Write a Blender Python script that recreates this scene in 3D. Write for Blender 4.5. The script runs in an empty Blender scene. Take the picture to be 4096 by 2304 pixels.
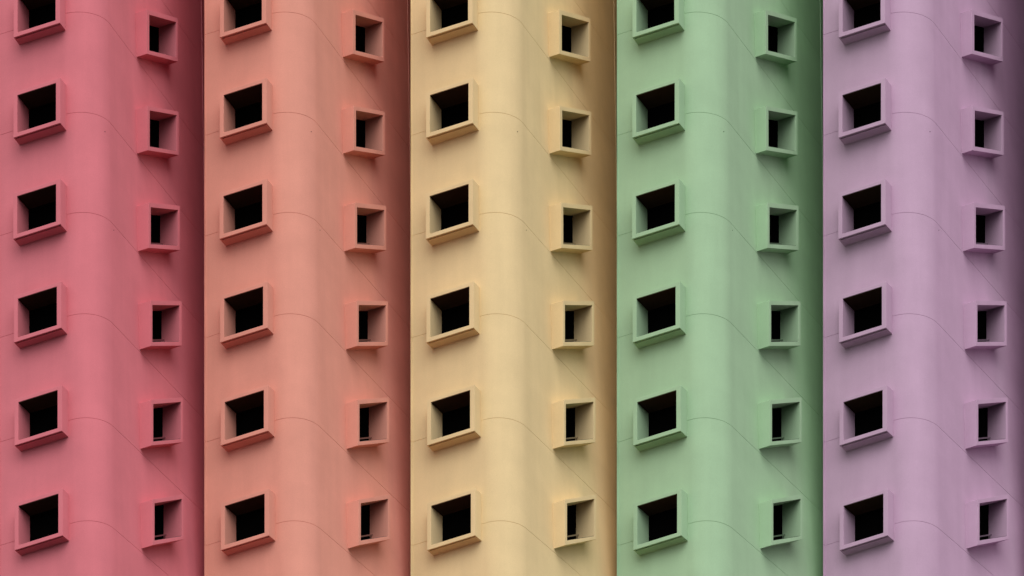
import bpy, bmesh, math, random
from mathutils import Vector, Matrix
R_ = math.radians
scene = bpy.context.scene
COL = scene.collection

# ------------------------------------------------------------------ units
# The towers are drawn up in drawing units; S metres per unit.
S = 0.0065
ELEV = R_(35.0)                      # the camera looks up at the towers
SE, CE = math.sin(ELEV), math.cos(ELEV)
LIFT = 37.0                          # metres from street to the drawing's zero line
PERIOD = 825.0                       # one tower to the next
ORIGIN = [-7.5, 817.5, 1642.5, 2467.5, 3292.5, 4117.5]

# ------------------------------------------------------------------ camera
cam_d = bpy.data.cameras.new('camera')
cam = bpy.data.objects.new('camera', cam_d)
COL.objects.link(cam)
cam_d.type = 'ORTHO'
cam_d.ortho_scale = 4096 * S
cam_d.clip_start = 0.1
cam_d.clip_end = 3000
aim = Vector((0, 0, LIFT - 1152 / CE * S))
cam.location = aim - Vector((0, CE, SE)) * 35.0
cam.rotation_euler = (R_(90) + ELEV, 0, 0)
scene.camera = cam

# ------------------------------------------------------------------ light
SUN_EL, SUN_AZ = 57.0, 176.0        # azimuth clockwise from +Y
world = bpy.data.worlds.new('World')
scene.world = world
world.use_nodes = True
wn = world.node_tree
wn.nodes.clear()
sky = wn.nodes.new('ShaderNodeTexSky')
sky.sky_type = 'NISHITA'
sky.sun_disc = False
sky.sun_elevation = R_(SUN_EL)
sky.sun_rotation = R_(SUN_AZ)
sky.air_density = 1.0
sky.dust_density = 1.5
sky.ozone_density = 1.0
hs = wn.nodes.new('ShaderNodeHueSaturation')      # cloud cover: a whiter sky
hs.inputs['Saturation'].default_value = 0.04
bg = wn.nodes.new('ShaderNodeBackground')
bg.inputs['Strength'].default_value = 0.12
wo = wn.nodes.new('ShaderNodeOutputWorld')
wn.links.new(sky.outputs[0], hs.inputs['Color'])
wn.links.new(hs.outputs[0], bg.inputs['Color'])
wn.links.new(bg.outputs[0], wo.inputs['Surface'])

sl = bpy.data.lights.new('sun', 'SUN')
sl.energy = 1.3
sl.angle = R_(70)
sl.color = (1.0, 0.97, 0.93)
sun = bpy.data.objects.new('sun', sl)
COL.objects.link(sun)
sd = Vector((math.sin(R_(SUN_AZ)) * math.cos(R_(SUN_EL)), math.cos(R_(SUN_AZ)) * math.cos(R_(SUN_EL)), math.sin(R_(SUN_EL))))
sun.rotation_euler = sd.to_track_quat('Z', 'Y').to_euler()
sun.location = (-30, -40, 80)

scene.view_settings.view_transform = 'Standard'
scene.view_settings.look = 'None'
scene.view_settings.exposure = 0.63
scene.view_settings.gamma = 1.0
scene.render.engine = 'CYCLES'
scene.cycles.max_bounces = 8
scene.cycles.diffuse_bounces = 3

# ------------------------------------------------------------------ materials
def lin(c):
    c /= 255.0
    return c / 12.92 if c <= 0.04045 else ((c + 0.055) / 1.055) ** 2.4

def render_mat(name, rgb, seed=0.0):
    """Painted masonry: faint mottling, run marks and a fine sand grain."""
    m = bpy.data.materials.new(name)
    m.use_nodes = True
    nt = m.node_tree
    N, L = nt.nodes, nt.links
    b = N['Principled BSDF']
    b.inputs['Roughness'].default_value = 0.85
    b.inputs['Specular IOR Level'].default_value = 0.15
    geo = N.new('ShaderNodeTexCoord')
    def noise(scale, vec, detail=4, rough=0.55):
        n = N.new('ShaderNodeTexNoise')
        n.inputs['Scale'].default_value = scale
        n.inputs['Detail'].default_value = detail
        n.inputs['Roughness'].default_value = rough
        L.new(vec, n.inputs['Vector'])
        return n
    def mapping(sc, loc=(0, 0, 0)):
        mp = N.new('ShaderNodeMapping')
        mp.inputs['Scale'].default_value = sc
        mp.inputs['Location'].default_value = loc
        L.new(geo.outputs['Object'], mp.inputs['Vector'])
        return mp.outputs[0]
    n1 = noise(0.9, mapping((1, 1, 1), (seed, 0, 0)), 5)
    n2 = noise(1.6, mapping((1.6, 1.6, 0.12), (seed, 3, 0)), 4)
    n3 = noise(60, mapping((1, 1, 1)), 2)
    def ramp(n, lo, hi):
        r = N.new('ShaderNodeMapRange')
        r.inputs['From Min'].default_value = 0.3
        r.inputs['From Max'].default_value = 0.7
        r.inputs['To Min'].default_value = lo
        r.inputs['To Max'].default_value = hi
        L.new(n.outputs['Fac'], r.inputs['Value'])
        return r.outputs[0]
    def mul(a, c):
        x = N.new('ShaderNodeMath'); x.operation = 'MULTIPLY'
        L.new(a, x.inputs[0]); L.new(c, x.inputs[1])
        return x.outputs[0]
    f = mul(mul(ramp(n1, 0.945, 1.035), ramp(n2, 0.965, 1.025)), ramp(n3, 0.95, 1.045))
    col = N.new('ShaderNodeVectorMath'); col.operation = 'SCALE'
    col.inputs[0].default_value = rgb
    L.new(f, col.inputs['Scale'])
    L.new(col.outputs[0], b.inputs['Base Color'])
    bp = N.new('ShaderNodeBump')
    bp.inputs['Strength'].default_value = 0.25
    bp.inputs['Distance'].default_value = 0.004
    nb = noise(38, mapping((1, 1, 1)), 5, 0.65)
    L.new(nb.outputs['Fac'], bp.inputs['Height'])
    bp2 = N.new('ShaderNodeBump')
    bp2.inputs['Strength'].default_value = 0.35
    bp2.inputs['Distance'].default_value = 0.02
    nb2 = noise(2.2, mapping((1, 1, 0.5)), 2, 0.4)
    L.new(nb2.outputs['Fac'], bp2.inputs['Height'])
    L.new(bp2.outputs[0], bp.inputs['Normal'])
    L.new(bp.outputs[0], b.inputs['Normal'])
    return m

def plain_mat(name, rgb, rough=0.7, spec=0.3, var=0.1, scale=20):
    m = bpy.data.materials.new(name)
    m.use_nodes = True
    nt = m.node_tree
    b = nt.nodes['Principled BSDF']
    b.inputs['Roughness'].default_value = rough
    b.inputs['Specular IOR Level'].default_value = spec
    n = nt.nodes.new('ShaderNodeTexNoise'); n.inputs['Scale'].default_value = scale
    r = nt.nodes.new('ShaderNodeMapRange')
    r.inputs['To Min'].default_value = 1 - var
    r.inputs['To Max'].default_value = 1 + var
    v = nt.nodes.new('ShaderNodeVectorMath'); v.operation = 'SCALE'
    v.inputs[0].default_value = rgb
    tc = nt.nodes.new('ShaderNodeTexCoord')
    nt.links.new(tc.outputs['Object'], n.inputs['Vector'])
    nt.links.new(n.outputs['Fac'], r.inputs['Value'])
    nt.links.new(r.outputs[0], v.inputs['Scale'])
    nt.links.new(v.outputs[0], b.inputs['Base Color'])
    return m

PAINT = [(0.630, 0.172, 0.205), (0.690, 0.290, 0.220), (0.745, 0.565, 0.305),
         (0.350, 0.520, 0.325), (0.510, 0.335, 0.465), (0.30, 0.30, 0.32)]
WORDS = ['rose red', 'salmon orange', 'sandy yellow', 'sage green', 'pale mauve', 'grey']
M_wall = [render_mat(w.replace(' ', '_') + '_render', c, i * 1.7) for i, (w, c) in enumerate(zip(WORDS, PAINT))]
M_bar = [plain_mat(w.replace(' ', '_') + '_bar', tuple(x * 0.32 for x in c), 0.6) for w, c in zip(WORDS, PAINT)]
M_cable = [plain_mat(w.replace(' ', '_') + '_cable', tuple(x * 1.0 for x in c), 0.6) for w, c in zip(WORDS, PAINT)]
M_pane = plain_mat('dark_glass', (0.0015, 0.0015, 0.0015), 0.9, 0.0, 0.0)
M_soffit_shade = plain_mat('soffit_shade_brown', (0.036, 0.018, 0.010), 0.7, 0.1, 0.2, 12)  # shade of the left soffits put into a dark brown colour
M_absorber = plain_mat('grey_absorber', (0.035, 0.034, 0.034), 0.8, 0.1, 0.2, 6)  # for the added dark plates that soak up bounce light in the recesses
M_ground = plain_mat('asphalt', (0.06, 0.06, 0.062), 0.9, 0.2, 0.25, 3)

# ------------------------------------------------------------------ the tower's plan, which turns slightly with height
JV = [48, 449, 849.5, 1255, 1671, 2083]                # joints at the rounded corner
JZ = [-v / CE for v in JV]
def tpar(z):
    if z >= JZ[0]: t = (JZ[0] - z) / (JZ[0] - JZ[1])
    elif z <= JZ[5]: t = 5 + (JZ[5] - z) / (JZ[4] - JZ[5])
    else:
        for i in range(5):
            if z >= JZ[i + 1]:
                t = i + (JZ[i] - z) / (JZ[i] - JZ[i + 1]); break
    return max(-3.5, min(6.5, t))
def plan(z):
    t = tpar(z)
    tL = (0.320 - 0.002 * t) / SE
    tR = (1.33 - 0.094 * t) / SE
    r = 135 - 1.6 * t
    ua = 322 + 7.4 * t
    return t, tL, tR, r, ua
def wallY(u, z):
    t, tL, tR, r, ua = plan(z)
    aL, aR = math.atan(tL), math.atan(tR)
    us, ue = ua - r * math.sin(aL), ua + r * math.sin(aR)
    if u <= us: return r * (1 - math.cos(aL)) + (us - u) * tL
    if u >= ue: return r * (1 - math.cos(aR)) + (u - ue) * tR
    s = (u - ua) / r
    return r * (1 - math.sqrt(1 - s * s))
def zfromv(v, Y): return (Y * SE - v) / CE
def z_on_wall(u, v):
    z = -v / CE
    for _ in range(40): z = zfromv(v, wallY(u, z))
    return z
def W(u, Y, z): return Vector((u * S, Y * S, z * S + LIFT))

# ------------------------------------------------------------------ mesh helpers
def link_mesh(name, bm, mats):
    me = bpy.data.meshes.new(name)
    bmesh.ops.recalc_face_normals(bm, faces=bm.faces)
    bm.to_mesh(me); bm.free()
    for m in mats: me.materials.append(m)
    o = bpy.data.objects.new(name, me)
    COL.objects.link(o)
    return o

def prism(bm, front, back, caps=True):
    a = [bm.verts.new(p) for p in front]; b = [bm.verts.new(p) for p in back]
    n = len(a)
    for i in range(n):
        bm.faces.new((a[i], a[(i + 1) % n], b[(i + 1) % n], b[i]))
    if caps:
        bm.faces.new(a); bm.faces.new(list(reversed(b)))

def tube_ring(of, ob, inf, inb, bevel=0.008):
    """Box frame: outer and inner outline, front and back."""
    bm = bmesh.new()
    A = [[bm.verts.new(p) for p in q] for q in (of, ob, inf, inb)]
    for i in range(4):
        j = (i + 1) % 4
        bm.faces.new((A[0][i], A[0][j], A[1][j], A[1][i]))
        bm.faces.new((A[2][i], A[3][i], A[3][j], A[2][j]))
        bm.faces.new((A[0][i], A[2][i], A[2][j], A[0][j]))
        bm.faces.new((A[1][i], A[1][j], A[3][j], A[3][i]))
    bmesh.ops.recalc_face_normals(bm, faces=bm.faces)
    if bevel:
        ed = [e for e in bm.edges if any(v in A[0] or v in A[2] for v in e.verts)]
        bmesh.ops.bevel(bm, geom=ed, offset=bevel, segments=2, profile=0.6, affect='EDGES', clamp_overlap=True)
    return bm

def boolean_cut(o, cutters):
    for c in cutters:
        md = o.modifiers.new('cut', 'BOOLEAN')
        md.operation = 'DIFFERENCE'; md.solver = 'EXACT'; md.object = c
    dg = bpy.context.evaluated_depsgraph_get()
    me = bpy.data.meshes.new_from_object(o.evaluated_get(dg))
    o.modifiers.clear()
    o.data = me
    for c in cutters: bpy.data.objects.remove(c)

# ------------------------------------------------------------------ the wall of one tower
Z_TOP = 1900.0
STEP = 345.0                         # each tower of the row stands this much further back, on ground stepping up
Z_BOT = -LIFT / S - 2 * STEP * SE / CE - 20
JOINTS = [JZ[0] + 489 * k for k in (3, 2, 1)] + JZ + [JZ[5] - 500 * k for k in range(1, 40) if JZ[5] - 500 * k > Z_BOT + 100]
BACK = 1500.0
def section(z, inset=0.0):
    t, tL, tR, r, ua = plan(z)
    aL, aR = math.atan(tL), math.atan(tR)
    pts = []
    w = 3.0 + 1.2 * max(0, min(5, t))
    yw = wallY(w, z)
    pts.append((0.0, yw - w * tR * 0.5 + inset))
    pts.append((w, yw + inset))
    us = ua - r * math.sin(aL); ue = ua + r * math.sin(aR)
    nL, nA, nR = 10, 80, 12
    for i in range(1, nL + 1):
        u = w + (us - w) * i / nL
        pts.append((u + (0 if i < nL else 0), wallY(u, z) + inset))
    for i in range(1, nA + 1):
        a = -aL + (aL + aR) * i / nA
        pts.append((ua + (r - inset) * math.sin(a), r - (r - inset) * math.cos(a)))
    n0 = (ue, wallY(ue, z)); u1 = PERIOD + 2.0
    for i in range(1, nR + 1):
        u = ue + (u1 - ue) * i / nR
        pts.append((u - inset * math.sin(aR), wallY(u, z) + inset * math.cos(aR)) if i < nR else (u, wallY(u, z) + inset * 2))
    pts.append((PERIOD + 2.0, BACK))
    pts.append((0.0, BACK))
    return pts

rows = [(Z_TOP, 0), (Z_BOT, 0)]
G = 0.9
for z in JOINTS:
    rows += [(z + G, 0), (z + G * 0.4, 1.5), (z - G * 0.4, 1.5), (z - G, 0)]
js = sorted(JOINTS + [Z_TOP, Z_BOT], reverse=True)
for a, b in zip(js[:-1], js[1:]):
    n = 5 if a < 1500 and a > -4200 else 2
    for i in range(1, n): rows.append((a + (b - a) * i / n, 0))
rows.sort(key=lambda q: -q[0])
bm = bmesh.new()
grid = [[bm.verts.new(W(u, Y, z)) for u, Y in section(z, ins)] for z, ins in rows]
nc = len(grid[0])
for ra, rb in zip(grid[:-1], grid[1:]):
    for i in range(nc):
        j = (i + 1) % nc
        bm.faces.new((ra[i], ra[j], rb[j], rb[i]))
bm.faces.new(grid[0]); bm.faces.new(list(reversed(grid[-1])))
bmesh.ops.triangulate(bm, faces=[f for f in bm.faces if len(f.verts) == 4])
wall = link_mesh('wall', bm, [M_wall[0]])

# ------------------------------------------------------------------ windows
cutters = []
WINDOWS = []     # (frame, pane, guard bar or soffit shade, absorber plate)
# front bottom-left (u,v), front bottom-right u, front top-left v, foot of the box on the wall v
LEFT = [(61.7, 150, 247, -31, 180), (61, 551, 248.5, 370, 581), (60, 956, 249, 774, 985),
        (62.5, 1370, 252, 1184, 1395), (65, 1782, 255, 1598, 1807), (65.5, 2201, 258, 2013, 2223)]
def quad_inset(p, tl, tr, tt, tb, tan, Y0, u0):
    pass
for k, (u0, vb, u1, vt, vw) in enumerate(LEFT):
    pu = 25.6 + 0.6 * k
    zb = z_on_wall(u0 + pu, vw)
    t, tL, tR, r, ua = plan(zb + 100)
    Y0 = (vb + zb * CE) / SE
    dz = (vb - vt) / CE
    fY = lambda u: Y0 - (u - u0) * tL
    def P(u, z, s): return W(u + s, fY(u) + s * tR, z)
    zt = zb + dz
    FT = 19.0
    o = [(u0, zb), (u1, zb), (u1, zt), (u0, zt)]
    i = [(u0 + 15.8, zb + FT), (u1 - 17.5, zb + FT), (u1 - 17.5, zt - FT), (u0 + 15.8, zt - FT)]
    D = 47.0
    bm = tube_ring([P(*q, 0) for q in o], [P(*q, D) for q in o], [P(*q, 0) for q in i], [P(*q, D) for q in i])
    fr = link_mesh('window', bm, [M_wall[0]])
    g = bmesh.new()          # drip groove under the front edge
    prism(g, [P(u0 + 6, zb - 3, 2.5), P(u1 - 3, zb - 3, 2.5), P(u1 - 3, zb + 6, 2.5), P(u0 + 6, zb + 6, 2.5)],
             [P(u0 + 6, zb - 3, 6.0), P(u1 - 3, zb - 3, 6.0), P(u1 - 3, zb + 6, 6.0), P(u0 + 6, zb + 6, 6.0)])
    gc = link_mesh('groove', g, [])
    boolean_cut(fr, [gc])
    e = 7.0
    q = [(i[0][0] - e, i[0][1] - e), (i[1][0] + e, i[1][1] - e), (i[2][0] + e, i[2][1] + e), (i[3][0] - e, i[3][1] + e)]
    c = bmesh.new()
    prism(c, [P(*x, -10) for x in q], [P(*x, 60) for x in q])
    cutters.append(link_mesh('cutter', c, []))
    e = 3.0
    q = [(i[0][0] - e, i[0][1] - e), (i[1][0] + e, i[1][1] - e), (i[2][0] + e, i[2][1] + e), (i[3][0] - e, i[3][1] + e)]
    c = bmesh.new()
    prism(c, [P(*x, 46.0) for x in q], [P(*x, 48.5) for x in q])
    sc = bmesh.new()  # unseen dark plate added on the recess floor to keep bounce off the soffit
    prism(sc, [P(i[0][0] + .4, i[0][1] + .2, 4), P(i[1][0] - .4, i[0][1] + .2, 4), P(i[1][0] - .4, i[0][1] + 2, 4), P(i[0][0] + .4, i[0][1] + 2, 4)],
              [P(i[0][0] + .4, i[0][1] + .2, 45.5), P(i[1][0] - .4, i[0][1] + .2, 45.5), P(i[1][0] - .4, i[0][1] + 2, 45.5), P(i[0][0] + .4, i[0][1] + 2, 45.5)])
    hl = bmesh.new()         # dark sheet under the head, standing in for the soffit's shade
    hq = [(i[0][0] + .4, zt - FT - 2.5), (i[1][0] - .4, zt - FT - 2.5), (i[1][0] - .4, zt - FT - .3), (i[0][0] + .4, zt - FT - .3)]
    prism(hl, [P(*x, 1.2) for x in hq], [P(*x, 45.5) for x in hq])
    WINDOWS.append((fr, link_mesh('pane', c, [M_pane]), link_mesh('soffit_shade', hl, [M_soffit_shade]), link_mesh('absorber_plate', sc, [M_absorber])))

# outer TL TR BR BL, inner TL TR BR BL on the picture of the right wall, foot on the wall, back edge
RIGHT = [
 [(595.4,37.7),(720,73.6),(719.5,247),(594.6,215),(604.4,58.6),(711.4,89),(714.4,228),(605.3,202),(554,229),71],
 [(598,423),(722,447),(724,620.5),(596.5,601),(606,441.7),(713,461),(716.5,603.5),(607.4,586),(555,616),72],
 [(602,810),(726.4,823.4),(728.5,1000.6),(603,991.6),(610.4,829),(718.7,840.5),(721.7,982),(611.3,976.6),(559.5,1006.6),73],
 [(608.3,1202),(733.7,1205),(735.8,1382.8),(611.7,1384),(616.8,1220),(725,1221.4),(728,1365.6),(618,1367.8),(566,1400),74],
 [(612.5,1599),(739,1590),(740,1769),(613.8,1782),(620.2,1616.4),(730.7,1607.5),(733.7,1755.5),(621.5,1766.2),(569,1798),75],
 [(616.3,1997.8),(742.4,1978),(743.7,2157),(619,2181),(624.9,2012.9),(733.8,1995.6),(738,2144),(627,2162.3),(573.6,2197.6),75]]
for k, d in enumerate(RIGHT):
    uw, vw = d[8]
    D = d[9]
    zb = z_on_wall(uw, vw)
    t, tL, tR, r, ua = plan(zb + 100)
    ext = (d[3][0] + d[0][0]) / 2 - uw
    uF = (d[0][0] + d[3][0]) / 2
    YF = wallY(uw, zb) - ext * tL
    uF1 = (d[1][0] + d[2][0]) / 2
    iu0 = (d[4][0] + d[7][0]) / 2; iu1 = (d[5][0] + d[6][0]) / 2
    fY = lambda u: YF + (u - uF) * tR
    def Q(u, v, s): return W(u - s, fY(u) + s * tL, zfromv(v, fY(u)))
    o = [(uF, d[3][1]), (uF1, d[2][1]), (uF1, d[1][1]), (uF, d[0][1])]
    i = [(iu0, d[7][1]), (iu1, d[6][1]), (iu1, d[5][1]), (iu0, d[4][1])]
    bm = tube_ring([Q(*q, 0) for q in o], [Q(*q, D) for q in o], [Q(*q, 0) for q in i], [Q(*q, D) for q in i], 0.006)
    fr = link_mesh('window', bm, [M_wall[0]])
    def grow(e): return [(i[0][0] - e * .6, i[0][1] + e), (i[1][0] + e * .6, i[1][1] + e), (i[2][0] + e * .6, i[2][1] - e), (i[3][0] - e * .6, i[3][1] - e)]
    c = bmesh.new()
    prism(c, [Q(*x, -10) for x in grow(7)], [Q(*x, D + 12) for x in grow(7)])
    cutters.append(link_mesh('cutter', c, []))
    c = bmesh.new()
    prism(c, [Q(*x, D - 1.0) for x in grow(2)], [Q(*x, D + 2.0) for x in grow(2)])
    pane = link_mesh('pane', c, [M_pane])
    # low guard bar across the opening, on two small posts
    c = bmesh.new()
    s0, s1 = D - 13, D - 8.5
    def B(u, dv, s):                           # dv above the sill of the opening at column u
        f = (u - iu0) / (iu1 - iu0)
        return Q(u, i[0][1] + (i[1][1] - i[0][1]) * f - dv, s)
    ua_, ub_ = iu0 + 1, iu1 + 0.5
    prism(c, [B(ua_, 22.5, s0), B(ub_, 22.5, s0), B(ub_, 28, s0), B(ua_, 28, s0)],
             [B(ua_, 22.5, s1), B(ub_, 22.5, s1), B(ub_, 28, s1), B(ua_, 28, s1)])
    for up in (iu0 + 12, iu1 - 6):
        prism(c, [B(up, -0.5, s0 + 1), B(up + 3, -0.5, s0 + 1), B(up + 3, 22.4, s0 + 1), B(up, 22.4, s0 + 1)],
                 [B(up, -0.5, s1 - 1), B(up + 3, -0.5, s1 - 1), B(up + 3, 22.4, s1 - 1), B(up, 22.4, s1 - 1)])
    sc = bmesh.new()  # same added light-absorbing plate, hidden on the sloping recess floor
    prism(sc, [B(iu0 + .4, .2, 3), B(iu1 - .4, .2, 3), B(iu1 - .4, 2, 3), B(iu0 + .4, 2, 3)],
              [B(iu0 + .4, .2, D - 1.5), B(iu1 - .4, .2, D - 1.5), B(iu1 - .4, 2, D - 1.5), B(iu0 + .4, 2, D - 1.5)])
    WINDOWS.append((fr, pane, link_mesh('guard_bar', c, [M_bar[0]]), link_mesh('absorber_plate', sc, [M_absorber])))

boolean_cut(wall, cutters)
wall.data.materials.append(M_wall[0])
for p in wall.data.polygons:                 # the blind party wall carries the colour of the recess it closes
    if p.normal.x < -0.9 and p.center.x < 0.01 and p.area > 0.01:
        p.material_index = 1

# ------------------------------------------------------------------ cable down the inner end of the right wall, with clips
def tube(bm, pts, rad, n=6):
    rings = []
    for a, p in enumerate(pts):
        d = (pts[min(a + 1, len(pts) - 1)] - pts[max(a - 1, 0)]).normalized()
        x = d.orthogonal().normalized(); y = d.cross(x)
        rings.append([bm.verts.new(p + (x * math.cos(q * 2 * math.pi / n) + y * math.sin(q * 2 * math.pi / n)) * rad) for q in range(n)])
    for a, b in zip(rings[:-1], rings[1:]):
        for q in range(n): bm.faces.new((a[q], a[(q + 1) % n], b[(q + 1) % n], b[q]))
    bm.faces.new(rings[0]); bm.faces.new(list(reversed(rings[-1])))
bm = bmesh.new()
def cable_pt(z):
    Yg = 880.0
    v = -z * CE + Yg * SE                       # roughly where it shows
    u = min(823.5, 812.5 + v * 0.0135)
    t, tL, tR, r, ua = plan(z)
    return W(u + 1.6, wallY(u, z) - 0.7, z)
zs = [1500 - 40 * k for k in range(80)]
tube(bm, [cable_pt(z) for z in zs], 1.3 * S)
for k in range(32):
    z = 1460 - 94 * k
    p = cable_pt(z)
    tube(bm, [p + Vector((-2.5 * S, -1.2 * S, 1.5 * S)), p + Vector((4 * S, 1 * S, -1.5 * S))], 2.2 * S, 6)
cable = link_mesh('cable', bm, [M_cable[0]])

def bolt(u, v, rad):
    z = z_on_wall(u, v)
    e = 3.0
    Yc = wallY(u, z)
    tx = Vector((2 * e, wallY(u + e, z) - wallY(u - e, z), 0)).normalized()
    n = Vector((tx.y, -tx.x, 0))
    p = W(u, Yc, z)
    b = bmesh.new()
    tube(b, [p - n * 0.01, p + n * 0.012], rad, 8)
    return link_mesh('anchor_bolt', b, [M_pane])
BOLTS = [bolt(427, 527, 0.011), bolt(462, 921, 0.008)]

# ------------------------------------------------------------------ towers
def set_mat(o, m):
    o.material_slots[0].link = 'OBJECT'
    o.material_slots[0].material = m
LABELS = [
    'rose red tower with rounded corner and boxed windows, at the left end of the row',
    'salmon orange tower with rounded corner, between the rose red and the sandy yellow towers',
    'sandy yellow tower with rounded corner and boxed windows, in the middle of the row',
    'sage green tower with rounded corner, between the sandy yellow and the pale mauve towers',
    'pale mauve tower with rounded corner and boxed windows, beside the sage green tower']
def place(i):
    root = bpy.data.objects.new('apartment_tower', None)
    COL.objects.link(root)
    root.location = ((ORIGIN[i] - 2048) * S, (i - 2) * STEP * S, (i - 2) * STEP * S * SE / CE)
    root['label'] = LABELS[i]
    root['category'] = 'tower'
    root['group'] = 'coloured towers in a row'
    def add(src, parent, m=None):
        o = src if i == 0 else src.copy()
        if i: COL.objects.link(o)
        o.parent = parent
        if m: set_mat(o, m)
        return o
    jobs.append((i, root, add))
    w = add(wall, root, M_wall[i])
    w.material_slots[1].link = 'OBJECT'
    w.material_slots[1].material = M_wall[max(0, i - 1)]
    add(cable, root, M_cable[i])
    for b in BOLTS: add(b, root)
    for fr, pane, bar, absorber_plate in WINDOWS:
        f = add(fr, root, M_wall[i])
        add(pane, f)
        add(absorber_plate, f)
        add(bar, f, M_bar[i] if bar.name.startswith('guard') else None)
jobs = []
# copies first, the originals become the first tower
for i in (4, 3, 2, 1, 0): place(i)

# unseen block added past the mauve tower: its plain flank darkens the last recess
bm = bmesh.new()
x0 = (ORIGIN[5] - 2048) * S
yw = (165 + 3 * STEP) * S
pl = [(x0 + 0.005, yw), (x0 + 9.0, yw - 1.4), (x0 + 9.0, (BACK + 3 * STEP) * S), (x0 + 0.005, (BACK + 3 * STEP) * S)]
prism(bm, [Vector((x, y, 0)) for x, y in pl], [Vector((x, y, (Z_TOP + 3 * STEP * SE / CE) * S + LIFT)) for x, y in pl])
nb = link_mesh('shade_blocker', bm, [M_wall[4]])
nb['label'] = 'plain mauve block added out of view past the right end, to shade the last recess'
nb['category'] = 'building'

# ------------------------------------------------------------------ ground
bm = bmesh.new()
n = 8
for a in range(n):
    pass
vs = [bm.verts.new(Vector((x, y, 0))) for x, y in ((-1500, -1500), (1500, -1500), (1500, 1500), (-1500, 1500))]
bm.faces.new(vs)
gr = link_mesh('ground', bm, [M_ground])
gr['kind'] = 'structure'
